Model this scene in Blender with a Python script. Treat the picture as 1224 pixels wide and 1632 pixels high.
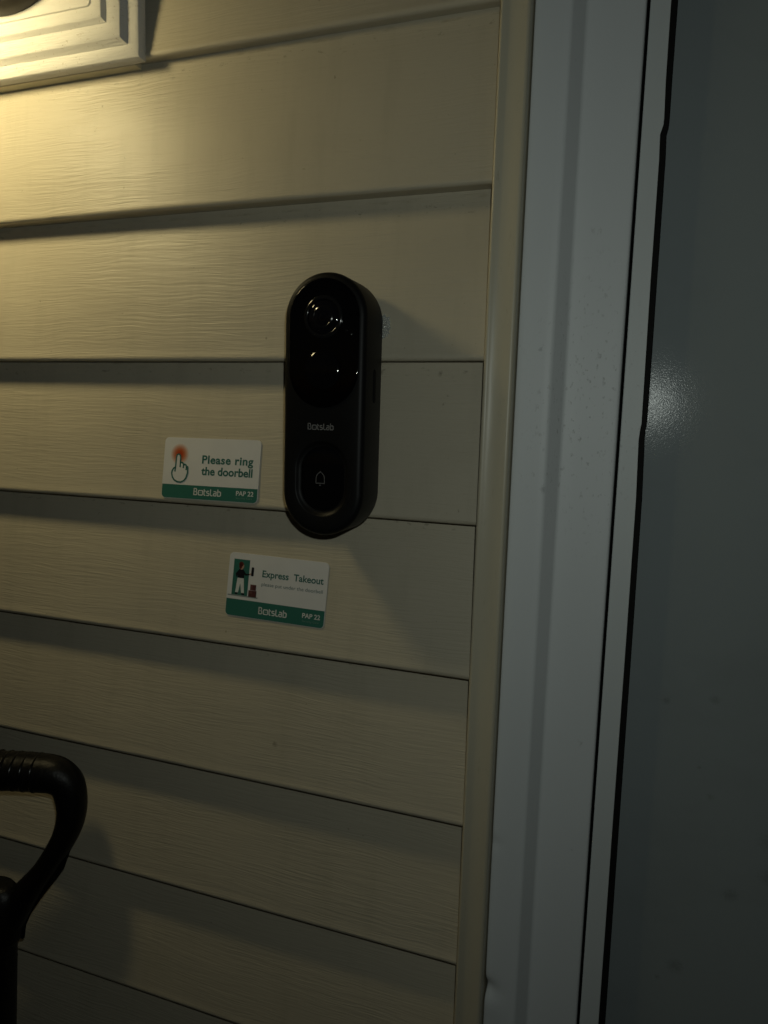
import bpy, bmesh, math, random
from mathutils import Vector, Matrix, noise

for o in list(bpy.data.objects):
    bpy.data.objects.remove(o, do_unlink=True)
scene = bpy.context.scene
C = scene.collection
random.seed(7)

# ------------------------------------------------------------------ camera
# wall plane y = 0 (front of the siding laps), +x right, +z up, camera at -y
F_PX, YAW, PITCH, ROLL = 1129.97, 0.332376, -0.123423, 0.029322
CAM = Vector((0.088703, -0.438141, -0.242478))
fw = Vector((-math.sin(YAW)*math.cos(PITCH), math.cos(YAW)*math.cos(PITCH), math.sin(PITCH)))
r0 = Vector((math.cos(YAW), math.sin(YAW), 0))
u0 = r0.cross(fw)
rt = math.cos(ROLL)*r0 + math.sin(ROLL)*u0
up = -math.sin(ROLL)*r0 + math.cos(ROLL)*u0
cd = bpy.data.cameras.new('camera')
cd.sensor_fit = 'VERTICAL'; cd.sensor_height = 24.0
cd.lens = F_PX/1632.0*24.0
cd.clip_start = 0.01; cd.clip_end = 500
cam = bpy.data.objects.new('camera', cd); C.objects.link(cam)
cam.matrix_world = Matrix(((rt.x, up.x, -fw.x, CAM.x), (rt.y, up.y, -fw.y, CAM.y),
                           (rt.z, up.z, -fw.z, CAM.z), (0, 0, 0, 1)))
scene.camera = cam

# ------------------------------------------------------------------ night sky, phone flash, exposure
world = bpy.data.worlds.new('World'); scene.world = world; world.use_nodes = True
wn = world.node_tree
bg = wn.nodes['Background']
sky = wn.nodes.new('ShaderNodeTexSky'); sky.sky_type = 'NISHITA'; sky.sun_disc = False
sky.sun_elevation = math.radians(-4); sky.sun_rotation = math.radians(200)
wn.links.new(sky.outputs[0], bg.inputs[0]); bg.inputs[1].default_value = 0.05

# the LED of the phone that took the picture (seen mirrored in the door paint)
fl = bpy.data.lights.new('phone_flash', 'POINT')
fl.energy = 1.27
fl.color = (0.91, 1.0, 0.92); fl.shadow_soft_size = 0.0035
flo = bpy.data.objects.new('phone_flash', fl); C.objects.link(flo)
flo.location = (0.1032, -0.436, -0.2069)

LAMP = Vector((-0.412, -0.140, 0.045))          # face of the flood bulb
LAMP_AXIS = Vector((-0.13, 0.80, -0.50)).normalized()
BULB_R = 0.040
BULB_L = 43.0
BULB_COL = (0.98, 0.815, 0.42)

vs = scene.view_settings
vs.view_transform = 'Standard'; vs.look = 'None'; vs.exposure = 0; vs.gamma = 1
vs.use_curve_mapping = False

FLOOR_Z = -1.6
EXP = 0.1016          # exposure of one siding course
T = 0.0148            # lap depth

# ------------------------------------------------------------------ material helpers
class NT:
    def __init__(s, name):
        m = bpy.data.materials.new(name); m.use_nodes = True
        s.m = m; s.t = m.node_tree; s.b = s.t.nodes['Principled BSDF']
        s.tc = None
    def n(s, typ, **kw):
        x = s.t.nodes.new(typ)
        for k, v in kw.items(): setattr(x, k, v)
        return x
    def l(s, a, b): s.t.links.new(a, b)
    def coord(s):
        if s.tc is None:
            g = s.n('ShaderNodeNewGeometry'); s.tc = g.outputs['Position']
        return s.tc
    def mapped(s, scale, loc=(0, 0, 0)):
        m = s.n('ShaderNodeMapping'); m.inputs['Scale'].default_value = scale
        m.inputs['Location'].default_value = loc
        s.l(s.coord(), m.inputs['Vector']); return m.outputs[0]
    def noise(s, scale=(1, 1, 1), sc=1.0, detail=2, rough=0.5, dist=0.0, loc=(0, 0, 0), vec=None):
        x = s.n('ShaderNodeTexNoise'); x.inputs['Scale'].default_value = sc
        x.inputs['Detail'].default_value = detail; x.inputs['Roughness'].default_value = rough
        x.inputs['Distortion'].default_value = dist
        s.l(vec if vec is not None else s.mapped(scale, loc), x.inputs['Vector'])
        return x.outputs['Fac']
    def math(s, op, a, b=None, clamp=False):
        x = s.n('ShaderNodeMath', operation=op, use_clamp=clamp)
        for i, v in enumerate((a, b)):
            if v is None: continue
            if isinstance(v, (int, float)): x.inputs[i].default_value = v
            else: s.l(v, x.inputs[i])
        return x.outputs[0]
    def ramp(s, f, a, b, lo=0.0, hi=1.0):
        x = s.n('ShaderNodeMapRange'); x.clamp = True
        for i, v in enumerate((a, b, lo, hi)): x.inputs[i+1].default_value = v
        s.l(f, x.inputs[0]); return x.outputs[0]
    def mix(s, f, a, b):
        x = s.n('ShaderNodeMix', data_type='RGBA')
        if isinstance(f, (int, float)): x.inputs[0].default_value = f
        else: s.l(f, x.inputs[0])
        for i, v in ((6, a), (7, b)):
            if isinstance(v, tuple): x.inputs[i].default_value = (*v, 1)
            else: s.l(v, x.inputs[i])
        return x.outputs[2]
    def spot(s, p, r, wob=0.6):
        """mask: 1 inside a ragged blot of radius r round point p"""
        d = s.n('ShaderNodeVectorMath', operation='DISTANCE'); s.l(s.coord(), d.inputs[0])
        d.inputs[1].default_value = p
        if not hasattr(s, 'nz'): s.nz = s.noise(sc=620, detail=3, rough=0.6)
        e = s.math('ADD', s.math('MULTIPLY', d.outputs['Value'], 1.0/r), s.math('MULTIPLY', s.nz, 2*wob))
        return s.ramp(e, 1.0+wob*0.9, 0.45+wob*0.6)
    def bump(s, h, dist, strength=1.0, prev=None):
        x = s.n('ShaderNodeBump'); x.inputs['Distance'].default_value = dist
        x.inputs['Strength'].default_value = strength
        s.l(h, x.inputs['Height'])
        if prev is not None: s.l(prev, x.inputs['Normal'])
        return x.outputs[0]
    def set(s, **kw):
        for k, v in kw.items():
            i = s.b.inputs[k.replace('_', ' ')]
            if isinstance(v, tuple): i.default_value = (*v, 1)
            elif isinstance(v, (int, float)): i.default_value = v
            else: s.l(v, i)
        return s.m

def plain(name, col, rough=0.5, spec=0.5, **kw):
    n = NT(name)
    v = n.noise(sc=180, detail=3)
    c = n.mix(n.ramp(v, 0.3, 0.7), tuple(x*0.93 for x in col), tuple(min(1, x*1.05) for x in col))
    return n.set(Base_Color=c, Roughness=rough, Specular_IOR_Level=spec, **kw)

def siding_material(name, col, grain=1.0, spots=()):
    n = NT(name)
    # long wavy wood-grain embossing along x
    w = n.noise((9, 9, 22), 1.0, 2)
    off = n.n('ShaderNodeCombineXYZ')
    n.l(n.math('MULTIPLY', n.math('SUBTRACT', w, 0.5), 0.011), off.inputs[2])
    add = n.n('ShaderNodeVectorMath', operation='ADD'); n.l(n.coord(), add.inputs[0]); n.l(off.outputs[0], add.inputs[1])
    mp = n.n('ShaderNodeMapping'); mp.inputs['Scale'].default_value = (30, 40, 600); n.l(add.outputs[0], mp.inputs['Vector'])
    g1 = n.noise(sc=1.0, detail=2.5, rough=0.55, vec=mp.outputs[0])
    mp2 = n.n('ShaderNodeMapping'); mp2.inputs['Scale'].default_value = (75, 60, 1500); n.l(add.outputs[0], mp2.inputs['Vector'])
    g2 = n.noise(sc=1.0, detail=2, vec=mp2.outputs[0])
    patch = n.ramp(n.noise((7, 7, 18), 1.0, 2, loc=(3, 1, 5)), 0.34, 0.62, 0.35, 1.0)
    h = n.math('MULTIPLY', n.math('ADD', g1, n.math('MULTIPLY', g2, 0.35)), patch)
    nb = n.bump(h, 0.00075*grain, 0.70)
    sag = n.bump(n.noise((6, 6, 14), 1.0, 2, loc=(8, 2, 1)), 0.006, 0.35, prev=nb)
    tone = n.ramp(n.noise((5, 5, 9), 1.0, 3), 0.3, 0.7)
    c = n.mix(tone, tuple(x*0.95 for x in col), tuple(x*1.04 for x in col))
    # grime: faint, fine dust speckle and the larger fly spots
    sp = n.ramp(n.noise(sc=260, detail=2, rough=0.55, loc=(4, 4, 4)), 0.735, 0.80, 0, 0.45)
    c = n.mix(sp, c, (0.12, 0.10, 0.07))
    dust = n.ramp(n.noise((220, 220, 420), 1.0, 4, 0.7), 0.62, 0.78, 0, 0.16)
    c = n.mix(dust, c, (0.20, 0.17, 0.11))
    drip = n.ramp(n.noise((55, 55, 5), 1.0, 4, 0.6, loc=(6, 6, 1)), 0.52, 0.74, 0, 0.14)
    c = n.mix(drip, c, (0.24, 0.21, 0.15))
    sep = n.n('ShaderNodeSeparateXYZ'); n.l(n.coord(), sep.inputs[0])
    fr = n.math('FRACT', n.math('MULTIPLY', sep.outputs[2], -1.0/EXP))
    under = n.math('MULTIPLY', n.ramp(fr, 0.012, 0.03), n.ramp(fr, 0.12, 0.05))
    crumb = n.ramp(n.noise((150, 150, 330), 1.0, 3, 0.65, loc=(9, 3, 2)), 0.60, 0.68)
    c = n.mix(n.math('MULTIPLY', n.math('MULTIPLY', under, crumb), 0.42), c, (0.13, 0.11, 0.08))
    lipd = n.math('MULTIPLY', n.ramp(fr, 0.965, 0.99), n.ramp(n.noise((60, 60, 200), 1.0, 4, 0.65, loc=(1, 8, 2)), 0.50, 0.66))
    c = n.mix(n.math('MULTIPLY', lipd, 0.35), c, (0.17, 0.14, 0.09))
    for p, r in spots:
        c = n.mix(n.math('MULTIPLY', n.spot(p, r), 0.6), c, (0.10, 0.085, 0.06))
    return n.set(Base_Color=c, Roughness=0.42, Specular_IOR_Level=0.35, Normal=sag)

BEIGE = (0.465, 0.42, 0.322)
M = {}
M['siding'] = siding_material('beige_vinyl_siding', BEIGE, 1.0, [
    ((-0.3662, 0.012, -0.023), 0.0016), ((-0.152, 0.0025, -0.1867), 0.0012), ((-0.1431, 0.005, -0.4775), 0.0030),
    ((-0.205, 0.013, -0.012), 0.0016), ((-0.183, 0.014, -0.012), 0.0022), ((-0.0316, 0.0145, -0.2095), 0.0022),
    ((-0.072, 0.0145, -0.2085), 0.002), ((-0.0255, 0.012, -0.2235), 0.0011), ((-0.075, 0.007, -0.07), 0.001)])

def trim_material():
    n = NT('beige_vinyl_trim')
    tone = n.ramp(n.noise((30, 30, 4), 1.0, 3), 0.3, 0.7)
    c = n.mix(tone, (0.44, 0.40, 0.30), (0.49, 0.45, 0.34))
    d = n.ramp(n.noise((300, 300, 90), 1.0, 4, 0.7), 0.62, 0.76, 0, 0.3)
    c = n.mix(d, c, (0.22, 0.18, 0.12))
    nb = n.bump(n.noise((60, 60, 18), 1.0, 2), 0.002, 0.25)
    return n.set(Base_Color=c, Roughness=0.38, Specular_IOR_Level=0.4, Normal=nb)
M['trim'] = trim_material()

def painted_metal(name, col, rough, scuffs=True, spots=()):
    n = NT(name)
    tone = n.ramp(n.noise((6, 6, 3), 1.0, 3), 0.3, 0.7)
    c = n.mix(tone, tuple(x*0.95 for x in col), tuple(x*1.03 for x in col))
    if scuffs:
        # rubbed, speckled patch half way up
        d = n.n('ShaderNodeVectorMath', operation='DISTANCE')
        mp = n.mapped((1.0, 1.0, 0.42)); n.l(mp, d.inputs[0]); d.inputs[1].default_value = (0.062, 0.01, -0.096)
        zone = n.ramp(d.outputs['Value'], 0.045, 0.012)
        s = n.ramp(n.noise((420, 420, 260), 1.0, 3, 0.6), 0.60, 0.70)
        c = n.mix(n.math('MULTIPLY', n.math('MULTIPLY', zone, s), 0.6), c, (0.26, 0.26, 0.25))
        s2 = n.ramp(n.noise((90, 90, 55), 1.0, 4, 0.65, loc=(3, 3, 3)), 0.68, 0.76)
        c = n.mix(n.math('MULTIPLY', s2, 0.5), c, (0.30, 0.30, 0.28))
    for p, r, a in spots:
        c = n.mix(n.math('MULTIPLY', n.spot(p, r), a), c, tuple(x*0.25 for x in col))
    nb = n.bump(n.noise((9, 9, 3), 1.0, 2), 0.004, 0.08)
    return n.set(Base_Color=c, Roughness=rough, Specular_IOR_Level=0.4, Normal=nb)
M['casing'] = painted_metal('white_painted_casing', (0.64, 0.66, 0.665), 0.5, True, [
    ((0.0327, 0.003, -0.195), 0.0019, 0.7), ((0.0395, 0.003, -0.2796), 0.0032, 0.45), ((0.0205, 0.003, -0.152), 0.0013, 0.7),
    ((0.0205, 0.003, -0.193), 0.0012, 0.6), ((0.0475, 0.012, -0.543), 0.0014, 0.8), ((0.0775, 0.0128, -0.506), 0.0016, 0.7)])
M['jamb'] = painted_metal('white_door_frame', (0.575, 0.60, 0.595), 0.5, True)

def door_material():
    n = NT('grey_door_paint')
    col = (0.222, 0.25, 0.258)
    tone = n.ramp(n.noise((5, 5, 3), 1.0, 3), 0.3, 0.7)
    c = n.mix(tone, tuple(x*0.94 for x in col), tuple(x*1.05 for x in col))
    for p, r, a in [((0.120, 0.026, -0.410), 0.003, 0.6), ((0.1475, 0.026, -0.405), 0.004, 0.45), ((0.150, 0.026, -0.468), 0.003, 0.4),
                    ((0.166, 0.026, -0.53), 0.006, 0.5), ((0.187, 0.026, -0.513), 0.008, 0.45), ((0.138, 0.026, -0.587), 0.0065, 0.5),
                    ((0.128, 0.026, -0.598), 0.002, 0.6), ((0.185, 0.026, -0.49), 0.0085, 0.35), ((0.142, 0.026, -0.45), 0.0016, 0.5)]:
        c = n.mix(n.math('MULTIPLY', n.spot(p, r, 0.8), a*0.7), c, (0.09, 0.097, 0.097))
    sm = n.ramp(n.noise((9, 9, 14), 1.0, 4, 0.65, loc=(2, 7, 4)), 0.55, 0.72, 0, 0.14)
    c = n.mix(sm, c, (0.13, 0.14, 0.14))
    peel = n.bump(n.noise(sc=1400, detail=2), 0.0004, 0.11)
    return n.set(Base_Color=c, Roughness=0.125, Specular_IOR_Level=0.055, Normal=peel)
M['door'] = door_material()
M['rubber'] = plain('black_rubber', (0.006, 0.006, 0.006), 0.75, 0.15)
M['dark'] = plain('dark_gap', (0.004, 0.004, 0.004), 0.9, 0.05)

def block_material():
    n = NT('white_vinyl_block')
    col = (0.60, 0.585, 0.55)
    tone = n.ramp(n.noise(sc=16, detail=3), 0.3, 0.7)
    c = n.mix(tone, tuple(x*0.95 for x in col), tuple(x*1.04 for x in col))
    sp = n.ramp(n.noise(sc=430, detail=3, rough=0.6), 0.635, 0.70)
    zone = n.ramp(n.noise(sc=34, detail=2, loc=(1, 5, 9)), 0.35, 0.60, 0.25, 1.0)
    c = n.mix(n.math('MULTIPLY', n.math('MULTIPLY', sp, zone), 0.5), c, (0.20, 0.14, 0.06))
    g = n.noise((90, 120, 950), 1.0, 3)
    nb = n.bump(g, 0.0009, 0.5)
    return n.set(Base_Color=c, Roughness=0.5, Specular_IOR_Level=0.3, Normal=nb)
M['block'] = block_material()
M['bronze'] = plain('dark_bronze_metal', (0.040, 0.036, 0.032), 0.45, 0.5, Metallic=0.3)
n = NT('lit_bulb'); M['bulb'] = n.set(Base_Color=(0.8, 0.8, 0.8), Emission_Color=BULB_COL, Emission_Strength=BULB_L)
M['matte_black'] = plain('matte_black_plastic', (0.0045, 0.0045, 0.0048), 0.47, 0.16)
M['side_black'] = plain('satin_black_plastic', (0.013, 0.0125, 0.012), 0.5, 0.4)
n = NT('gloss_black_window'); M['gloss'] = n.set(Base_Color=(0.0015, 0.0015, 0.0018), Roughness=0.05, Specular_IOR_Level=0.5)
n = NT('gloss_black_dome'); M['dome'] = n.set(Base_Color=(0.0035, 0.0035, 0.004), Roughness=0.07, Specular_IOR_Level=0.4)
n = NT('lens_glass'); M['lens'] = n.set(Base_Color=(0.005, 0.005, 0.0065), Roughness=0.03, Specular_IOR_Level=0.6)
M['ring'] = plain('lens_ring_black', (0.008, 0.008, 0.0085), 0.12, 0.55)
M['mark'] = plain('grey_print', (0.15, 0.15, 0.155), 0.5, 0.3)
M['mark_dim'] = plain('dim_grey_print', (0.085, 0.085, 0.088), 0.5, 0.3)
n = NT('clear_gel_tape'); M['tape'] = n.set(Base_Color=(0.85, 0.88, 0.85), Roughness=0.06, Specular_IOR_Level=0.8, Transmission_Weight=0.65, IOR=1.45)

def card_material(name, col):
    n = NT(name)
    c = n.mix(n.ramp(n.noise(sc=60, detail=3), 0.3, 0.7), tuple(x*0.96 for x in col), col)
    nb = n.bump(n.noise(sc=45, detail=2), 0.0012, 0.2)
    return n.set(Base_Color=c, Roughness=0.36, Specular_IOR_Level=0.4, Normal=nb)
M['card'] = card_material('white_sticker_film', (0.60, 0.60, 0.60))
M['green'] = card_material('green_print', (0.030, 0.132, 0.104))
M['ink'] = plain('dark_green_ink', (0.034, 0.125, 0.105), 0.4, 0.3)
M['ink_thin'] = plain('thin_green_ink', (0.12, 0.17, 0.16), 0.4, 0.3)
M['white_ink'] = plain('white_ink', (0.55, 0.57, 0.56), 0.4, 0.3)
M['faint_ink'] = plain('faint_white_ink', (0.15, 0.24, 0.20), 0.4, 0.3)
M['black_ink'] = plain('black_ink', (0.010, 0.010, 0.013), 0.4, 0.3)
M['skin_ink'] = plain('skin_print', (0.38, 0.24, 0.17), 0.4, 0.3)
M['hair_ink'] = plain('hair_print', (0.10, 0.022, 0.016), 0.4, 0.3)
M['box_ink'] = plain('box_print', (0.075, 0.028, 0.026), 0.4, 0.3)
M['box_ink2'] = plain('box_print_light', (0.115, 0.05, 0.045), 0.4, 0.3)
M['step_ink'] = plain('step_print', (0.23, 0.27, 0.26), 0.4, 0.3)

def glow_dot_material(cx, cz):
    n = NT('red_print_dot')
    tc = n.n('ShaderNodeTexCoord')
    d = n.n('ShaderNodeVectorMath', operation='LENGTH'); n.l(tc.outputs['Object'], d.inputs[0])
    f = n.ramp(d.outputs['Value'], 0.0022, 0.0079)
    core = n.mix(n.ramp(d.outputs['Value'], 0.0005, 0.0068), (0.36, 0.028, 0.008), (0.48, 0.17, 0.045))
    c = n.mix(n.math('POWER', f, 2.2), core, (0.59, 0.585, 0.58))
    return n.set(Base_Color=c, Roughness=0.38, Specular_IOR_Level=0.4)

def shovel_material():
    n = NT('black_handle_plastic')
    nb = n.bump(n.noise(sc=420, detail=3), 0.0006, 0.4)
    return n.set(Base_Color=(0.0035, 0.0033, 0.0033), Roughness=0.42, Specular_IOR_Level=0.25, Normal=nb)
M['handle'] = shovel_material()
n = NT('shiny_handle_rib'); M['rib'] = n.set(Base_Color=(0.0035, 0.0033, 0.0033), Roughness=0.24, Specular_IOR_Level=0.35)
M['blade'] = plain('worn_black_blade', (0.02, 0.02, 0.021), 0.5, 0.4)

def concrete():
    n = NT('porch_concrete')
    c = n.mix(n.noise(sc=14, detail=6, rough=0.65), (0.22, 0.21, 0.19), (0.34, 0.33, 0.30))
    return n.set(Base_Color=c, Roughness=0.85, Normal=n.bump(n.noise(sc=160, detail=4), 0.002, 0.6))
M['concrete'] = concrete()

# ------------------------------------------------------------------ mesh helpers
def mesh_obj(name, verts, faces, mat, parent=None, smooth=False):
    me = bpy.data.meshes.new(name); me.from_pydata([tuple(v) for v in verts], [], faces)
    me.update()
    bm = bmesh.new(); bm.from_mesh(me); bmesh.ops.recalc_face_normals(bm, faces=bm.faces); bm.to_mesh(me); bm.free()
    me.materials.append(mat)
    if smooth:
        for p in me.polygons: p.use_smooth = True
    o = bpy.data.objects.new(name, me); C.objects.link(o)
    if parent: o.parent = parent
    return o
def sharp(o, ang=35):
    """flat look across creases, smooth elsewhere"""
    me = o.data; bm = bmesh.new(); bm.from_mesh(me); a = math.radians(ang)
    for e in bm.edges:
        if len(e.link_faces) == 2 and e.calc_face_angle(0) > a: e.smooth = False
    for f in bm.faces: f.smooth = True
    bm.to_mesh(me); bm.free(); return o
def thing(name, label, cat, loc=(0, 0, 0), group=None):
    o = bpy.data.objects.new(name, None); C.objects.link(o); o.location = loc
    o.empty_display_size = 0.02
    tag(o, label, cat, group); return o
def tag(o, label, cat, group=None):
    o['label'] = label; o['category'] = cat
    if group: o['group'] = group
def grid_faces(nu, nv, closed_v=False, closed_u=False):
    f = []
    for i in range(nu if closed_u else nu-1):
        for j in range(nv if closed_v else nv-1):
            a = i*nv+j; b = i*nv+(j+1) % nv; i2 = (i+1) % nu
            f.append((a, b, i2*nv+(j+1) % nv, i2*nv+j))
    return f
def extrude_x(name, prof, xs, mat, parent=None, fn=None):
    """profile of (y, z) points swept along x"""
    v = []
    for x in xs:
        for (y, z) in prof:
            v.append(fn(x, y, z) if fn else (x, y, z))
    return mesh_obj(name, v, grid_faces(len(xs), len(prof)), mat, parent)
def box(name, lo, hi, mat, parent=None, bev=0.0):
    bm = bmesh.new(); bmesh.ops.create_cube(bm, size=1)
    for v in bm.verts:
        v.co = Vector([(lo[i]+hi[i])/2 + v.co[i]*(hi[i]-lo[i]) for i in range(3)])
    if bev: bmesh.ops.bevel(bm, geom=bm.edges[:], offset=bev, segments=2, profile=0.5, affect='EDGES')
    me = bpy.data.meshes.new(name); bm.to_mesh(me); bm.free(); me.materials.append(mat)
    o = bpy.data.objects.new(name, me); C.objects.link(o)
    if parent: o.parent = parent
    return o
def lathe(name, prof, mat, parent=None, n=48, axis='Y', loc=(0, 0, 0)):
    """prof: (radius, height along axis)"""
    v = []
    for (r, h) in prof:
        for k in range(n):
            a = 2*math.pi*k/n
            if axis == 'Y': v.append((r*math.cos(a), h, r*math.sin(a)))
            else: v.append((r*math.cos(a), r*math.sin(a), h))
    f = grid_faces(len(prof), n, closed_v=True)
    f.append(tuple(range(n))); f.append(tuple((len(prof)-1)*n+k for k in range(n)))
    o = mesh_obj(name, v, f, mat, parent); o.location = loc
    return sharp(o, 40)

# ------------------------------------------------------------------ the setting: porch floor
fo = box('porch_floor', (-2.2, -3.0, FLOOR_Z-0.2), (1.8, 0.3, FLOOR_Z), M['concrete']); fo['kind'] = 'structure'

# ------------------------------------------------------------------ siding wall, one object per course
wall = thing('siding_wall', 'beige vinyl clapboard wall with embossed wood grain behind the doorbell', 'wall', (-0.8, 0.02, FLOOR_Z))
W0 = Vector(wall.location)
XS = [-1.6 + 1.602*i/110 for i in range(111)]
LAP = {0: 0.0036, 1: -0.0980, 2: -0.2021}           # the upper courses are stretched a little
def lap_z(k): return LAP[0]-k*EXP if k < 0 else LAP.get(k, -k*EXP)
def course_mesh(k):
    zb = lap_z(k); ex = lap_z(k-1)-zb; tt = 0.0090 if k == 1 else T
    prof = [(tt, zb+ex+0.004), (tt*0.99, zb+ex-0.001)]
    for s in (0.86, 0.72, 0.58, 0.44, 0.30, 0.18, 0.09, 0.05):
        prof.append((tt*s - 0.0004*math.sin(math.pi*s), zb+ex*s))
    prof += [(0.00015, zb+0.0036), (0.0001, zb+0.0026), (0.0003, zb+0.0016), (0.0008, zb+0.0008), (0.0016, zb+0.0002), (0.0027, zb),
             (0.0040, zb+0.0001), (T+0.0012, zb+0.0010), (T+0.0012, zb+0.0035)]
    zmin = FLOOR_Z+0.012
    def fn(x, y, z):
        u = noise.noise(Vector((x*2.3, k*7.7, 0.4)))
        w = noise.noise(Vector((x*3.1+20, k*5.1, z*6)))
        return (x-W0.x, y+0.0006*w-W0.y, max(z+0.0006*u, zmin)-W0.z)
    v = []
    for x in XS:
        for (y, z) in prof: v.append(fn(x, y, z))
    o = mesh_obj('siding_course', v, grid_faces(len(XS), len(prof)), M['siding'], wall)
    return sharp(o, 50)
for k in range(-5, 16): course_mesh(k)
box('sheathing', (-1.6-W0.x, 0.021-W0.y, 0), (0.0130-W0.x, 0.05-W0.y, 0.55-W0.z), M['dark'], wall)

# ------------------------------------------------------------------ channel trim where the siding ends
zs = [FLOOR_Z+0.012 + (0.55-FLOOR_Z-0.012)*i/150 for i in range(151)]
jp = [(0.0022, 0.003), (0.0006, 0.0005), (0.0, -0.0022), (0.0002, -0.0040), (0.0009, -0.0052), (0.0020, -0.0056), (0.0032, -0.0050), (0.0055, -0.0043),
      (0.0100, -0.0044), (0.0135, -0.0049), (0.0158, -0.0055), (0.0172, -0.0055), (0.0179, -0.0047), (0.0181, -0.0032), (0.0181, 0.0205)]
v = []
for z in zs:
    w = 0.0005*noise.noise(Vector((z*4, 1.3, 0)))
    w2 = 0.0004*noise.noise(Vector((z*7, 5.3, 0)))
    for i, (x, y) in enumerate(jp): v.append((x+w*(1 if i < 6 else 0.2), y+w2, z))
tr = mesh_obj('trim_channel', v, grid_faces(len(zs), len(jp)), M['trim']); sharp(tr, 60)
tag(tr, 'beige vertical vinyl trim channel between the siding and the white door casing', 'trim')

# ------------------------------------------------------------------ door casing (bent sheet metal) with a dent low on its edge
cx = [(0.0188, 0.0205), (0.0188, 0.0052), (0.0191, 0.0044), (0.0200, 0.0040), (0.0225, 0.0039), (0.026, 0.004), (0.030, 0.004), (0.035, 0.004), (0.0385, 0.0041), (0.0398, 0.0046),
      (0.0408, 0.0058), (0.0460, 0.0168), (0.0468, 0.0180), (0.0482, 0.0185), (0.056, 0.0185), (0.064, 0.0185), (0.072, 0.0185), (0.0780, 0.0185), (0.0790, 0.0188), (0.0795, 0.0198), (0.0795, 0.040)]
zc = []
z = 0.55
while z > FLOOR_Z+0.01:
    zc.append(z); z -= 0.0025 if -0.68 < z < -0.46 else 0.012
v = []
for z in zc:
    for i, (x, y) in enumerate(cx):
        dx = 0.0004*noise.noise(Vector((z*5, 3.7, 0)))
        dy = 0.0005*noise.noise(Vector((x*14, z*5, 2.2)))
        d = math.hypot((x-0.0195)/0.006, (z+0.6215)/0.0055)
        dy += 0.0042*math.exp(-d*d)
        d2 = math.hypot((x-0.0235)/0.008, (z+0.634)/0.010)
        dy -= 0.0010*math.exp(-d2*d2)
        d3 = math.hypot((x-0.020)/0.004, (z+0.516)/0.004)
        dy += 0.0012*math.exp(-d3*d3)
        if i <= 4: dx += 0.0010*math.exp(-((z+0.6215)/0.006)**2)
        v.append((x+dx*(1 if i < 3 else 0.3), y+dy, z))
ca = mesh_obj('door_casing', v, grid_faces(len(zc), len(cx)), M['casing']); sharp(ca, 60)
tag(ca, 'white sheet metal door casing with a stepped face and a dent near the bottom', 'door casing')

# ------------------------------------------------------------------ door frame strip, rubber seal, door leaf
jb = box('door_jamb', (0.0815, 0.0220, FLOOR_Z), (0.0938, 0.070, 0.55), M['jamb'], bev=0.0006)
tag(jb, 'narrow white door frame strip between the casing and the black rubber seal', 'door frame')
bk = box('wall_framing', (0.0135, 0.0405, FLOOR_Z), (0.0808, 0.070, 0.55), M['dark'])
bk['kind'] = 'structure'
door = thing('front_door', 'smooth grey painted door with smudges and a black edge seal', 'door', (0.5, 0.03, FLOOR_Z))
D0 = Vector(door.location)
g = 0.0
leaf = box('door_leaf', (0.0946-D0.x, 0.026-D0.y, 0.012), (0.96-D0.x, 0.068-D0.y, 0.55-D0.z), M['door'], door, bev=0.0008)
edge = [(0.56, 0.0924, 0.0958), (0.10, 0.0924, 0.0958), (-0.0117, 0.0924, 0.0959), (-0.0433, 0.0926, 0.0959), (-0.064, 0.0932, 0.0961), (-0.0675, 0.0930, 0.0960),
        (-0.0725, 0.0917, 0.0950), (-0.0775, 0.0918, 0.0952), (-0.086, 0.0921, 0.0955), (-0.1565, 0.0923, 0.0958), (-0.225, 0.0929, 0.0961), (-0.2375, 0.0930, 0.0960), (-0.2425, 0.0924, 0.0955),
        (-0.2475, 0.0921, 0.0954), (-0.256, 0.0923, 0.0957), (-0.2834, 0.0930, 0.0964), (-0.3713, 0.0933, 0.0968), (-0.492, 0.0933, 0.0971), (-0.62, 0.0936, 0.0976), (-1.0, 0.0936, 0.0976), (FLOOR_Z+0.01, 0.0936, 0.0976)]
v = []
for (z, a, b) in edge:
    s = (0.4381+0.0195)/0.4381
    a = CAM.x+(a-CAM.x)*s; b = CAM.x+(b-CAM.x)*s
    for x, y in ((a, 0.040), (a, 0.0200), (a+0.0005, 0.0193), (b-0.0005, 0.0193), (b, 0.0200), (b, 0.040)):
        v.append((x-D0.x, y-D0.y, z-D0.z))
rs = mesh_obj('rubber_seal', v, grid_faces(len(edge), 6), M['rubber'], door)

# ------------------------------------------------------------------ mounting block (stepped moulding) and porch lamp
BX1, BZ0, BW = -0.2465, 0.0008, 0.200
bc = Vector((BX1-BW/2, 0.0, BZ0+BW/2))
block = thing('mounting_block', 'white stepped vinyl mounting block fixed to the siding behind the porch lamp base', 'mounting block', bc)
prof = [(0.0, 0.0006), (0.0, -0.0020), (0.0004, -0.0036), (0.0014, -0.0052), (0.0030, -0.0060), (0.0092, -0.0065), (0.0098, -0.0069), (0.0122, -0.0101), (0.0130, -0.0106),
        (0.0226, -0.0113), (0.0232, -0.0117), (0.0250, -0.0137), (0.0257, -0.0140), (0.0305, -0.0142)]
H = BW/2
def ring_pts(u, y): return [(-H+u, y, -H+u), (H-u, y, -H+u), (H-u, y, H-u), (-H+u, y, H-u)]
v = []
for (u, y) in prof: v += ring_pts(u, y)
mo = mesh_obj('moulding', v, grid_faces(len(prof), 4, closed_v=True), M['block'], block); sharp(mo, 28)
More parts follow.
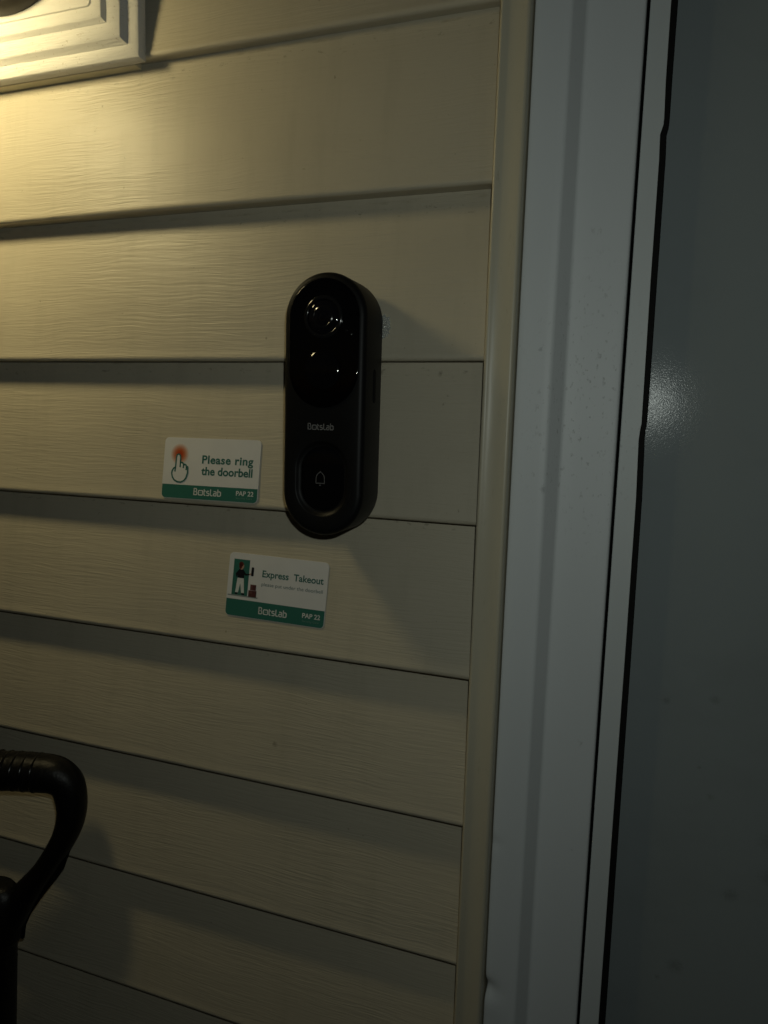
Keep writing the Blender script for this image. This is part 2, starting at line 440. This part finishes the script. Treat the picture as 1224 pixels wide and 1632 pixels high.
# centre panel with a rounded-corner groove round it
def rrect(hw, r, n=8):
    p = []
    for (sx, sz, a0) in ((1, 1, 0), (-1, 1, 90), (-1, -1, 180), (1, -1, 270)):
        for k in range(n+1):
            a = math.radians(a0+90*k/n); p.append((sx*(hw-r)+r*math.cos(a), sz*(hw-r)+r*math.sin(a)))
    return p
hp = H-0.0305
rings = [(hp, 0.0001, -0.0142), (hp-0.0015, 0.003, -0.0142), (hp-0.0021, 0.003, -0.0134), (hp-0.0030, 0.003, -0.0134), (hp-0.0036, 0.003, -0.0143), (hp-0.02, 0.003, -0.0144)]
v = []
for (hw, r, y) in rings: v += [(x, y, z) for x, z in rrect(hw, r)]
nn = len(rrect(1, .1))
f = grid_faces(len(rings), nn, closed_v=True); f.append(tuple((len(rings)-1)*nn+i for i in range(nn)))
pn = mesh_obj('panel', v, f, M['block'], block); sharp(pn, 30)
fg = box('flange', (-H+0.002, 0.0006, -H-0.0006), (H-0.0090, 0.0125, H-0.002), M['trim'], block, bev=0.0005)

lamp = thing('porch_lamp', 'dark round porch lamp base on the white block at the top left corner', 'lamp', (-0.352, -0.0144, 0.110))
L0 = Vector(lamp.location)
lathe('canopy', [(0.0715, 0.0), (0.0715, -0.006), (0.0690, -0.012), (0.0600, -0.017), (0.04, -0.0195), (0.0, -0.020)], M['bronze'], lamp, 64)
def sweep(name, pts, radii, mat, parent=None, n=16, ell=None, cap=True):
    """tube along pts (Vectors); ell: (a, b) factors along the frame axes"""
    v = []; N = len(pts)
    ref = Vector((0, 1, 0))
    for i in range(N):
        t = (pts[min(i+1, N-1)]-pts[max(i-1, 0)]).normalized()
        s = t.cross(ref)
        if s.length < 1e-4: s = t.cross(Vector((1, 0, 0)))
        s.normalize(); b = s.cross(t).normalized()
        ra, rb = (radii[i], radii[i]) if not isinstance(radii[i], tuple) else radii[i]
        for k in range(n):
            a = 2*math.pi*k/n
            v.append(pts[i] + s*ra*math.cos(a) + b*rb*math.sin(a))
    f = grid_faces(N, n, closed_v=True)
    if cap: f.append(tuple(range(n))); f.append(tuple((N-1)*n+k for k in range(n)))
    o = mesh_obj(name, v, f, mat, parent, smooth=True); return sharp(o, 55)
head = LAMP-L0; back = head-LAMP_AXIS*0.105
sweep('arm', [Vector((0.0, -0.016, 0.012)), Vector((0.004, -0.06, 0.045)), Vector((0.0, -0.13, 0.085)), back+Vector((0.006, 0.03, 0.012)), back+LAMP_AXIS*0.01], [0.008]*5, M['bronze'], lamp, 14)
rot = LAMP_AXIS.to_track_quat('Z', 'Y')
sk = lathe('lamp_head', [(0.006, -0.108), (0.019, -0.104), (0.0215, -0.068), (0.042, -0.030), (0.0460, -0.004), (0.0445, -0.003), (0.0425, -0.020), (0.006, -0.050)], M['bronze'], lamp, 40, 'Z', head)
sk.rotation_mode = 'QUATERNION'; sk.rotation_quaternion = rot
bp = [(0.012, -0.047), (0.030, -0.020), (0.0404, -0.006), (BULB_R, 0.0)] + [(BULB_R*math.cos(a), 0.013*math.sin(a)) for a in (0.4, 0.8, 1.15, 1.4, 1.55)]
bu = lathe('bulb', bp, M['bulb'], lamp, 24, 'Z', head)
bu.rotation_mode = 'QUATERNION'; bu.rotation_quaternion = rot

# ------------------------------------------------------------------ video doorbell
DB = Vector((-0.0937, 0.0, -0.2327))
bell = thing('video_doorbell', 'black capsule-shaped video doorbell with a round camera and glossy button on beige siding', 'doorbell', DB)
HW, HH, DEP = 0.0273, 0.0810, 0.0322
NB = 256
def capsule(hw, hh, n=NB, cz=0.0):
    """stadium outline, evenly stepped, starting at the right, counter-clockwise"""
    L = 2*(hh-hw); per = 2*L+2*math.pi*hw; p = []
    for i in range(n):
        s = per*i/n
        if s < L: p.append((hw, -L/2+s))
        elif s < L+math.pi*hw:
            a = (s-L)/hw; p.append((hw*math.cos(a), L/2+hw*math.sin(a)))
        elif s < 2*L+math.pi*hw: p.append((-hw, L/2-(s-L-math.pi*hw)))
        else:
            a = math.pi+(s-2*L-math.pi*hw)/hw; p.append((hw*math.cos(a), -L/2+hw*math.sin(a)))
    return [(x, z+cz) for x, z in p]
BZ = -0.0452                    # button centre
def ray_cap(dx, dz, hw, hh):
    """distance from the centre of a stadium to its edge along (dx, dz)"""
    lo, hi = 0, hh*1.5
    for _ in range(40):
        m = (lo+hi)/2; x = abs(dx*m); z = max(0.0, abs(dz*m)-(hh-hw))
        if math.hypot(x, z) < hw: lo = m
        else: hi = m
    return lo
rings = []
for (ins, y) in [(0.004, 0.0), (0.0012, -0.0002), (0.0004, -0.0012), (0.0, -0.003), (0.0, -0.0285), (0.0003, -0.0297), (0.0009, -0.0307), (0.0018, -0.0315), (0.0029, -0.0320), (0.0040, -0.0322)]:
    rings.append([(x, y, z) for x, z in capsule(HW-ins, HH-ins)])
outer = capsule(HW-0.004, HH-0.004)
BHW, BHH = 0.0178, 0.0236
for (e, y) in [(0.0004, -0.03222), (0.0, -0.0321), (-0.0005, -0.0317), (-0.0013, -0.0308), (-0.0022, -0.0302), (-0.0032, -0.03005)]:
    rg = []
    for (x, z) in outer:
        dx, dz = x, z-BZ; l = math.hypot(dx, dz); dx /= l; dz /= l
        d = ray_cap(dx, dz, BHW+e, BHH+e); rg.append((dx*d, y, BZ+dz*d))
    rings.append(rg)
v = [p for r in rings for p in r]
f = grid_faces(len(rings), NB, closed_v=True)
f.append(tuple(range(NB)))
bd = mesh_obj('body', v, f, M['matte_black'], bell); sharp(bd, 40)

def dome_plate(name, hw, hh, cz, y0, lip, bulge, mat, parent, n=160, rings_n=10, edge=0.0012):
    """stadium plate: vertical lip, rounded edge, gently bulged face"""
    R = []
    R.append([(x, y0, z) for x, z in capsule(hw, hh, n, cz)])
    for k in range(0, 5):
        a = math.pi/2*k/4
        R.append([(x, y0-lip+edge*(1-math.sin(a)), z) for x, z in capsule(hw-edge*(1-math.cos(a)), hh-edge*(1-math.cos(a)), n, cz)])
    w = hw-edge
    for k in range(1, rings_n):
        t = k/rings_n; ins = w*t
        R.append([(x, y0-lip-bulge*(1-(1-t)**2), z) for x, z in capsule(w-ins, hh-edge-ins, n, cz)])
    v = [p for r in R for p in r]; f = grid_faces(len(R), n, closed_v=True)
    f.append(tuple((len(R)-1)*n+k for k in range(n)))
    o = mesh_obj(name, v, f, mat, parent); return sharp(o, 60)
LZ, PZ = 0.0538, 0.0222         # lens and motion sensor heights above the centre
win = dome_plate('camera_window', 0.0232, 0.0232+(LZ-PZ)/2, (LZ+PZ)/2, -0.0318, 0.0010, 0.0004, M['gloss'], bell, edge=0.0007)
YF = -0.0332
lr = lathe('lens_ring', [(0.0128, 0.0006), (0.0128, -0.0003), (0.0122, -0.0008), (0.0112, -0.0010), (0.0106, -0.0007), (0.0104, 0.0002)], M['ring'], bell, 64, 'Y', (0, YF, LZ))
ln = lathe('lens', [(0.0104, 0.0002), (0.0100, -0.0001), (0.0088, -0.0006), (0.0070, -0.0011), (0.0050, -0.0015), (0.0028, -0.0017), (0.0008, -0.0018)], M['lens'], bell, 64, 'Y', (0, YF, LZ))
lathe('lens_iris', [(0.0037, 0.0), (0.0036, -0.0006), (0.0031, -0.0008), (0.0027, -0.0003), (0.0020, -0.0005), (0.0011, -0.0010), (0.0002, -0.0012)], M['lens'], ln, 40, 'Y', (0, -0.0012, 0))
lathe('lens_barrel', [(0.0066, 0.0), (0.0066, -0.0006), (0.0060, -0.0009), (0.0053, -0.0006), (0.0052, 0.0)], M['ring'], ln, 48, 'Y', (0, -0.0006, 0))
lathe('motion_sensor', [(0.0122, 0.0004), (0.0121, -0.0002), (0.0115, -0.0009), (0.0098, -0.0014), (0.0072, -0.0018), (0.0042, -0.0021), (0.0010, -0.0022)], M['dome'], bell, 64, 'Y', (0.0, YF, PZ))
for (x, z) in ((0.0152, 0.0455), (0.0185, 0.0435)):
    lathe('indicator_light', [(0.0007, 0.0003), (0.0007, -0.0002), (0.0004, -0.0005), (0.0001, -0.0005)], M['ring'], bell, 12, 'Y', (x, YF, z))
# dished glossy button
R = []; nb_ = 160
for k in range(13):
    t = k/12; ins = (BHW-0.0030)*t*0.999
    y = -0.0299 - 0.0009*(1-(1-t)**2) if k else -0.0296
    R.append([(x, y, z) for x, z in capsule(BHW-0.0030-ins, BHH-0.0030-ins, nb_, BZ)])
v = [p for r in R for p in r]; f = grid_faces(len(R), nb_, closed_v=True); f.append(tuple((len(R)-1)*nb_+k for k in range(nb_)))
btn = mesh_obj('button', v, f, M['dome'], bell); sharp(btn, 60)

def stroke(pts, w, closed=False):
    """flat mitred ribbon along 2-D pts; returns verts, faces"""
    v = []; n = len(pts)
    for i in range(n):
        p = Vector(pts[i])
        a = Vector(pts[(i-1) % n]) if (closed or i > 0) else None
        b = Vector(pts[(i+1) % n]) if (closed or i < n-1) else None
        d1 = (p-a).normalized() if a is not None else (b-p).normalized()
        d2 = (b-p).normalized() if b is not None else d1
        n1 = Vector((-d1.y, d1.x)); n2 = Vector((-d2.y, d2.x)); m = (n1+n2)
        if m.length < 1e-6: m = n1
        m.normalize(); k = w/2/max(0.45, m.dot(n1))
        v += [p+m*k, p-m*k]
    f = []
    for i in range(n if closed else n-1):
        j = (i+1) % n; f.append((2*i, 2*i+1, 2*j+1, 2*j))
    return v, f
def to3(v2, plane, off):
    if plane == 'xz': return [(p[0], off, p[1]) for p in v2]      # facing -y
    return [(p[0], p[1], off) for p in v2]
def merge(parts):
    V, F = [], []
    for v, f in parts:
        b = len(V); V += list(v); F += [tuple(i+b for i in q) for q in f]
    return V, F
# bell symbol on the button
def bell_icon(cx, cz, s):
    o = [(-0.50, -0.42), (-0.42, -0.40), (-0.40, 0.12), (-0.34, 0.30), (-0.20, 0.46), (0.0, 0.62), (0.20, 0.46), (0.34, 0.30), (0.40, 0.12), (0.42, -0.40), (0.50, -0.42)]
    a = stroke([(cx+x*s, cz+z*s) for x, z in o[1:-1]], 0.085*s)
    b = stroke([(cx-0.46*s, cz-0.42*s), (cx+0.46*s, cz-0.42*s)], 0.085*s)
    c = stroke([(cx-0.09*s, cz-0.60*s), (cx+0.09*s, cz-0.60*s)], 0.10*s)
    return merge([a, b, c])
v, f = bell_icon(-0.0012, BZ+0.0002, 0.0070)
mesh_obj('bell_symbol', to3(v, 'xz', -0.03095), f, M['mark_dim'], btn)

# ---- lettering
def text_polys(s, size, width=None, bold=0.0, spacing=1.0):
    """2-D triangulated outlines of a string in the built-in font, origin at baseline left"""
    cu = bpy.data.curves.new('t', 'FONT'); cu.body = s; cu.size = size; cu.offset = bold*size; cu.space_character = spacing
    cu.resolution_u = 4; cu.fill_mode = 'FRONT'
    ob = bpy.data.objects.new('t', cu); C.objects.link(ob)
    bpy.context.view_layer.update()
    me = bpy.data.meshes.new_from_object(ob.evaluated_get(bpy.context.evaluated_depsgraph_get()))
    V = [Vector((p.co.x, p.co.y)) for p in me.vertices]; F = [tuple(p.vertices) for p in me.polygons]
    bpy.data.objects.remove(ob); bpy.data.curves.remove(cu); bpy.data.meshes.remove(me)
    x0 = min(p.x for p in V); x1 = max(p.x for p in V)
    k = width/(x1-x0) if width else 1.0
    return [Vector(((p.x-x0)*k, p.y)) for p in V], F
def logo(width, h):
    """maker's word mark: B, a rounded-box o with two eyes, then the rest in narrow strokes"""
    w = 0.15                                                       # stroke weight (units of letter height)
    def R(x0, y0, x1, y1, r, n=4):
        p = []
        for (cx, cy, a0) in ((x1-r, y1-r, 0), (x0+r, y1-r, 90), (x0+r, y0+r, 180), (x1-r, y0+r, 270)):
            for k in range(n+1):
                a = math.radians(a0+90*k/n); p.append((cx+r*math.cos(a), cy+r*math.sin(a)))
        return p
    P = []
    P.append(stroke([(0.08, 1.02), (0.08, -0.02)], w))
    for (y0, y1, x1) in ((0.52, 0.95, 0.50), (0.05, 0.50, 0.56)):
        P.append(stroke([(0.08, y1), (x1-0.12, y1), (x1-0.03, y1-0.06), (x1, y1-0.16), (x1, y0+0.14), (x1-0.03, y0+0.05), (x1-0.12, y0), (0.08, y0)], w*0.9))
    P.append(stroke(R(0.80, 0.05, 1.50, 0.70, 0.16), w, True))
    P.append(stroke([(1.02, 0.38), (1.10, 0.38)], 0.09)); P.append(stroke([(1.20, 0.38), (1.28, 0.38)], 0.09))
    P.append(stroke([(1.72, 0.90), (1.72, 0.20), (1.76, 0.10), (1.84, 0.05), (1.97, 0.05)], w)); P.append(stroke([(1.72, 0.66), (1.97, 0.66)], w))
    P.append(stroke([(2.52, 0.66), (2.24, 0.66), (2.15, 0.60), (2.15, 0.44), (2.24, 0.38), (2.44, 0.36), (2.54, 0.30), (2.54, 0.12), (2.44, 0.05), (2.12, 0.05)], w))
    P.append(stroke([(2.76, 0.95), (2.76, 0.20), (2.82, 0.08), (2.92, 0.05), (3.12, 0.05)], w))
    P.append(stroke([(3.26, 0.66), (3.56, 0.66), (3.68, 0.58), (3.68, 0.05)], w)); P.append(stroke([(3.68, 0.38), (3.36, 0.38), (3.26, 0.30), (3.26, 0.12), (3.36, 0.05), (3.68, 0.05)], w))
    P.append(stroke([(3.92, 1.00), (3.92, 0.05), (4.26, 0.05), (4.38, 0.14), (4.38, 0.56), (4.26, 0.66), (3.92, 0.66)], w))
    v, f = merge(P); k = width/4.46
    return [Vector((p[0]*k, p[1]*h)) for p in v], f
v, f = logo(0.0176, 0.0040)
mesh_obj('lettering', to3([(p.x-0.0098, p.y-0.0145) for p in v], 'xz', -0.03232), f, M['mark'], bell)
# oval port cover in the right-hand side
pc = []
for (e, x) in [(0.0, 0.0270), (0.0, 0.02735), (-0.0004, 0.02765), (-0.0012, 0.02775)]:
    pc.append([(x, a-0.0145, b+0.0135) for a, b in capsule(0.0022+e, 0.0105+e, 48)])
v = [p for r in pc for p in r]; f = grid_faces(4, 48, closed_v=True); f.append(tuple(3*48+k for k in range(48)))
mesh_obj('port_cover', v, f, M['rubber'], bell)
# crumpled clear adhesive squeezed out behind the top right
bm = bmesh.new(); bmesh.ops.create_icosphere(bm, subdivisions=4, radius=1)
for p in bm.verts:
    q = Vector((p.co.x*0.0042, p.co.y*0.0026, p.co.z*0.0066))
    k = 1+0.40*noise.noise(p.co*3.1)+0.60*noise.noise(p.co*7.3)
    p.co = Vector((0.0262, 0.0030, 0.0520))+q*k
me = bpy.data.meshes.new('mounting_tape'); bm.to_mesh(me); bm.free(); me.materials.append(M['tape'])
o = bpy.data.objects.new('mounting_tape', me); C.objects.link(o); o.parent = bell
o['label'] = 'crumpled clear mounting tape squeezed out behind the doorbell'

# ------------------------------------------------------------------ stickers (x right, y up, z out of the card)
def sticker(name, label, centre, w, h, rot):
    s = thing(name, label, 'sticker', centre, None)
    tilt = math.atan2(T, EXP)
    # local z -> outward normal of the sloping course, local y -> up the course
    ny = Vector((0, math.sin(tilt), math.cos(tilt))); nx = Vector((1, 0, 0)); nz = nx.cross(ny)
    m = Matrix((nx, ny, nz)).transposed() @ Matrix.Rotation(rot, 3, 'Z')
    s.rotation_mode = 'QUATERNION'; s.rotation_quaternion = m.to_quaternion()
    def rr(x0, y0, x1, y1, rs, n=6):
        p = []
        for (cx, cy, a0, r) in ((x1, y1, 0, rs[0]), (x0, y1, 90, rs[1]), (x0, y0, 180, rs[2]), (x1, y0, 270, rs[3])):
            ox = cx-r if cx == x1 else cx+r; oy = cy-r if cy == y1 else cy+r
            for k in range(n+1):
                a = math.radians(a0+90*k/n); p.append((ox+r*math.cos(a), oy+r*math.sin(a)))
        return p
    s_r = 0.0032
    o = rr(-w/2, -h/2, w/2, h/2, (s_r,)*4); n = len(o)
    v = [(x, y, -0.0012) for x, y in o]+[(x, y, 0.00020) for x, y in o]
    f = [tuple(range(n, 2*n))]+[(i, (i+1) % n, n+(i+1) % n, n+i) for i in range(n)]
    mesh_obj('card', v, f, M['card'], s)
    return s, rr
def flat(name, parts, mat, parent, z):
    v, f = merge(parts)
    return mesh_obj(name, [(p[0], p[1], z) for p in v], f, mat, parent)
def poly(p): return (p, [tuple(range(len(p)))])
def circ(cx, cy, rx, ry=None, n=28):
    ry = ry or rx
    return poly([(cx+rx*math.cos(2*math.pi*k/n), cy+ry*math.sin(2*math.pi*k/n)) for k in range(n)])
def place(vf, x, y): return ([(p[0]+x, p[1]+y) for p in vf[0]], vf[1])

def band(s, rr, w, h, frac):
    bt = -h/2+h*frac
    flat('band', [poly(rr(-w/2+0.00025, -h/2+0.00025, w/2-0.00025, bt, (0.0001, 0.0001, 0.003, 0.003)))], M['green'], s, 0.00030)
    def U(u): return -w/2+u*w
    lw = 0.288*w
    lv = logo(lw, 0.0050)
    flat('lettering', [place(lv, U(0.345), -h/2+h*frac*0.32)], M['white_ink'], s, 0.00042)
    pv = text_polys('PAP 22', 0.0047, 0.175*w, 0.02)
    flat('lettering', [place(pv, U(0.785), -h/2+h*frac*0.47)], M['white_ink'], s, 0.00042)
    tv = text_polys('Security Care', 0.0019, 0.165*w, 0.0)
    flat('lettering', [place(tv, U(0.785), -h/2+h*frac*0.24)], M['faint_ink'], s, 0.00042)
    return U

w, h = 0.0798, 0.0446
s1, rr = sticker('sticker', 'white sticker reading Please ring the doorbell, with a pointing hand and red dot', (-0.1969, 0.0031, -0.27867), w, h, math.radians(0.2))
U = band(s1, rr, w, h, 0.228)
def Vv(t): return h/2-t*h
flat('lettering', [place(text_polys('Please ring', 0.0082, 0.525*w, 0.028, 1.08), U(0.41), Vv(0.405))], M['ink'], s1, 0.00032)
flat('lettering', [place(text_polys('the doorbell', 0.0082, 0.525*w, 0.028), U(0.41), Vv(0.592))], M['ink'], s1, 0.00032)
dv = circ(0, 0, 0.0080, n=40)
do = flat('red_dot', [dv], glow_dot_material(0, 0), s1, 0.0)
do.location = (U(0.168), Vv(0.272), 0.00030)
def hand_pts(cx, cy, k):
    """outline of the pointing hand: index finger up, three folded fingers, thumb"""
    o = [(0.42, 0.10), (0.42, -0.25), (0.36, -0.52), (0.24, -0.70), (0.06, -0.79), (-0.14, -0.78), (-0.32, -0.68), (-0.44, -0.50), (-0.49, -0.28), (-0.47, -0.12), (-0.40, 0.02), (-0.29, 0.10),
         (-0.28, 0.70), (-0.25, 0.84), (-0.18, 0.90), (-0.11, 0.88), (-0.05, 0.80), (-0.03, 0.68), (-0.03, 0.36), (0.02, 0.40), (0.10, 0.38), (0.15, 0.30), (0.16, 0.24), (0.22, 0.28), (0.29, 0.26), (0.33, 0.18), (0.34, 0.12), (0.40, 0.15)]
    return [(cx+x*k*1.22, cy+y*k) for x, y in o]
hx, hy, hk = U(0.188), Vv(0.515), 0.0121
op = hand_pts(hx, hy, hk)
flat('hand_fill', [poly(op)], M['card'], s1, 0.00040)
sw = 0.00115
flat('hand_outline', [stroke(op, sw, True)] + [stroke([(hx+a*hk*1.22, hy+b*hk), (hx+c*hk*1.22, hy+d*hk)], sw) for a, b, c, d in
     ((-0.03, 0.40, -0.03, 0.10), (0.16, 0.26, 0.16, 0.06), (0.34, 0.14, 0.33, -0.06), (-0.29, 0.12, -0.31, -0.18))], M['ink'], s1, 0.00050)

w, h = 0.0790, 0.0461
s2, rr = sticker('sticker', 'white sticker reading Express Takeout, with a figure in a green doorway', (-0.1445, 0.0058, -0.36193), w, h, math.radians(-0.9))
U = band(s2, rr, w, h, 0.268)
flat('lettering', [place(text_polys('Express  Takeout', 0.0068, 0.61*w, 0.021), U(0.352), Vv(0.335))], M['ink'], s2, 0.00032)
flat('lettering', [place(text_polys('please put under the doorbell', 0.0037, 0.61*w, 0.0), U(0.352), Vv(0.475))], M['ink_thin'], s2, 0.00032)
flat('doorway', [poly([(U(0.05), Vv(0.665)), (U(0.215), Vv(0.665)), (U(0.215), Vv(0.10)), (U(0.05), Vv(0.10))])], M['green'], s2, 0.00030)
flat('door_step', [poly([(U(0.012), Vv(0.685)), (U(0.325), Vv(0.685)), (U(0.325), Vv(0.665)), (U(0.012), Vv(0.665))])], M['step_ink'], s2, 0.00034)
def q(pts): return poly([(U(a), Vv(b)) for a, b in pts][::-1])
flat('trousers', [q([(0.100, 0.395), (0.165, 0.395), (0.180, 0.625), (0.150, 0.625), (0.133, 0.475), (0.118, 0.625), (0.088, 0.625)])], M['white_ink'], s2, 0.00036)
flat('shoes', [q([(0.088, 0.625), (0.115, 0.625), (0.112, 0.655), (0.085, 0.655)]), q([(0.153, 0.625), (0.178, 0.625), (0.188, 0.658), (0.155, 0.658)])], M['black_ink'], s2, 0.00038)
flat('sweater', [q([(0.112, 0.255), (0.150, 0.255), (0.170, 0.285), (0.168, 0.395), (0.100, 0.395), (0.096, 0.290)]),
                 q([(0.112, 0.258), (0.098, 0.345), (0.092, 0.395), (0.078, 0.355), (0.080, 0.320)]),
                 q([(0.160, 0.270), (0.185, 0.320), (0.222, 0.312), (0.224, 0.332), (0.182, 0.350), (0.158, 0.325)])], M['black_ink'], s2, 0.00040)
flat('face', [circ(U(0.137), Vv(0.205), 0.0017, 0.0022), q([(0.125, 0.225), (0.143, 0.225), (0.143, 0.262), (0.125, 0.262)]), circ(U(0.229), Vv(0.318), 0.0007)], M['skin_ink'], s2, 0.00042)
flat('hair', [circ(U(0.128), Vv(0.175), 0.0019, 0.0018), circ(U(0.123), Vv(0.205), 0.0013, 0.0022)], M['hair_ink'], s2, 0.00044)
flat('printed_doorbell', [poly(rr(U(0.237), Vv(0.345), U(0.263), Vv(0.205), (0.0006,)*4, 3))], M['black_ink'], s2, 0.00036)
flat('printed_boxes', [q([(0.240, 0.475), (0.300, 0.475), (0.300, 0.565), (0.240, 0.565)]), q([(0.225, 0.568), (0.308, 0.568), (0.308, 0.672), (0.225, 0.672)])], M['box_ink'], s2, 0.00037)
flat('printed_boxes_light', [q([(0.240, 0.475), (0.265, 0.475), (0.265, 0.565), (0.240, 0.565)]), q([(0.228, 0.572), (0.262, 0.572), (0.262, 0.620), (0.228, 0.620)])], M['box_ink2'], s2, 0.00039)

# ------------------------------------------------------------------ shovel with a D grip leaning on the wall
AX = -0.3850                                        # axis of the shaft
SL = 0.06                                           # lean: y per z
def hp3(x, z, dy=0.0):
    # the grip is turned about its shaft: its right end rests on the wall, its left end stands off
    a = x-AX
    return Vector((AX+0.0206+a*0.73, -0.0180-0.24*(0.0785-a)+SL*(z+0.53)+dy, z+0.168*(0.0785-a)))
sh = thing('shovel', 'black plastic D-grip tool handle leaning on the siding at lower left', 'shovel', (AX, hp3(AX, FLOOR_Z).y, FLOOR_Z))
S0 = Vector(sh.location)
def cr(P, m=10):
    """Catmull-Rom through rows (x, z, ra, rb)"""
    out = []
    for i in range(len(P)-1):
        p0 = P[max(i-1, 0)]; p1 = P[i]; p2 = P[i+1]; p3 = P[min(i+2, len(P)-1)]
        for k in range(m):
            t = k/m
            out.append(tuple(0.5*((2*b)+(-a+c)*t+(2*a-5*b+4*c-d)*t*t+(-a+3*b-3*c+d)*t**3) for a, b, c, d in zip(p0, p1, p2, p3)))
    out.append(P[-1]); return out
half = [(0.0, -0.5290, 0.0150, 0.0145), (0.020, -0.5282, 0.0150, 0.0145), (0.040, -0.5280, 0.0149, 0.0144), (0.0570, -0.5290, 0.0145, 0.0138), (0.0688, -0.5358, 0.0133, 0.0126), (0.0733, -0.5495, 0.0121, 0.0115),
        (0.0725, -0.5620, 0.0108, 0.0105), (0.0662, -0.5752, 0.0093, 0.0098), (0.0560, -0.5890, 0.0083, 0.0095), (0.0440, -0.6045, 0.0084, 0.0098), (0.0325, -0.6190, 0.0100, 0.0110), (0.0190, -0.6370, 0.0125, 0.0125), (0.0060, -0.6600, 0.0135, 0.0140)]
full = [(-a, b, c, d) for a, b, c, d in half[:0:-1]]+half
row = [(a*1.035, z-0.0055+0.13*a*max(0, min(1, (z+0.60)/0.05)), ra, rb) for a, z, ra, rb in cr(full, 10)]
pts = []; rad = []
for (a, z, ra, rb) in row:
    rib = 1.0
    if abs(a) < 0.052 and z > -0.545:
        rib = 1.0+0.015*max(0, math.cos(2*math.pi*(a+0.0016)/0.0102))**6
    pts.append(hp3(AX+a, z)-S0); rad.append((ra*rib, rb*rib))
gr = sweep('grip', pts, rad, M['handle'], sh, 28)
# denser ribs on the straight part
for k in range(-4, 5):
    a = 0.0102*k+0.0002
    t = []
    zc_ = -0.5323
    o = lathe('grip_rib', [(0.0140, -0.0016), (0.0150, -0.0008), (0.01535, 0.0), (0.0150, 0.0008), (0.0140, 0.0016)], M['rib'], gr, 28, 'Z')
    o.rotation_mode = 'QUATERNION'; o.rotation_quaternion = Vector((0.73, 0.24, -0.038)).to_track_quat('Z', 'Y'); o.location = hp3(AX+a, zc_-0.0015+0.13*a)-S0
# moulding seam standing proud along the outer lower edge of each arm
for sgn in (-1, 1):
    p = [(0.0680, -0.5790), (0.0610, -0.5975), (0.0500, -0.6120), (0.0380, -0.6275), (0.0280, -0.6420), (0.0225, -0.6540), (0.0212, -0.6650)]
    sweep('seam', [hp3(AX+sgn*a*1.02, z-0.004, 0.004)-S0 for a, z in p], [(0.0040, 0.0022)]*len(p), M['handle'], gr, 10)
hub = cr([(0, -0.6250, 0.008, 0.006), (0, -0.6272, 0.0150, 0.0105), (0, -0.6340, 0.0200, 0.0140), (0, -0.6450, 0.0215, 0.0170), (0, -0.6600, 0.0215, 0.0175), (0, -0.6700, 0.0206, 0.0178), (0, -0.6735, 0.0185, 0.0165)], 5)
sweep('socket', [hp3(AX+a, z)-S0 for a, z, _, _ in hub], [(c, d) for _, _, c, d in hub], M['handle'], sh, 32)
sweep('shaft', [hp3(AX, -0.655)-S0, hp3(AX, -0.70)-S0, hp3(AX, -1.0)-S0, hp3(AX, -1.3)-S0], [0.0160, 0.0160, 0.0162, 0.0165], M['handle'], sh, 28)
# scoop below the frame
bv = []
NBX, NBZ = 15, 12
for j in range(NBZ):
    t = j/(NBZ-1); z = -1.29-0.305*t
    for i in range(NBX):
        s_ = -1+2*i/(NBX-1); hwid = 0.12+0.06*min(1, t*3)
        bv.append(hp3(AX+s_*hwid, z, -0.03+0.06*s_*s_-0.05*math.sin(t*2.2))-S0)
bl = mesh_obj('blade', bv, grid_faces(NBZ, NBX), M['blade'], sh, smooth=True)
md = bl.modifiers.new('thickness', 'SOLIDIFY'); md.thickness = 0.003

# ------------------------------------------------------------------ render settings
scene.render.engine = 'CYCLES'
scene.cycles.max_bounces = 8
scene.cycles.use_denoising = True
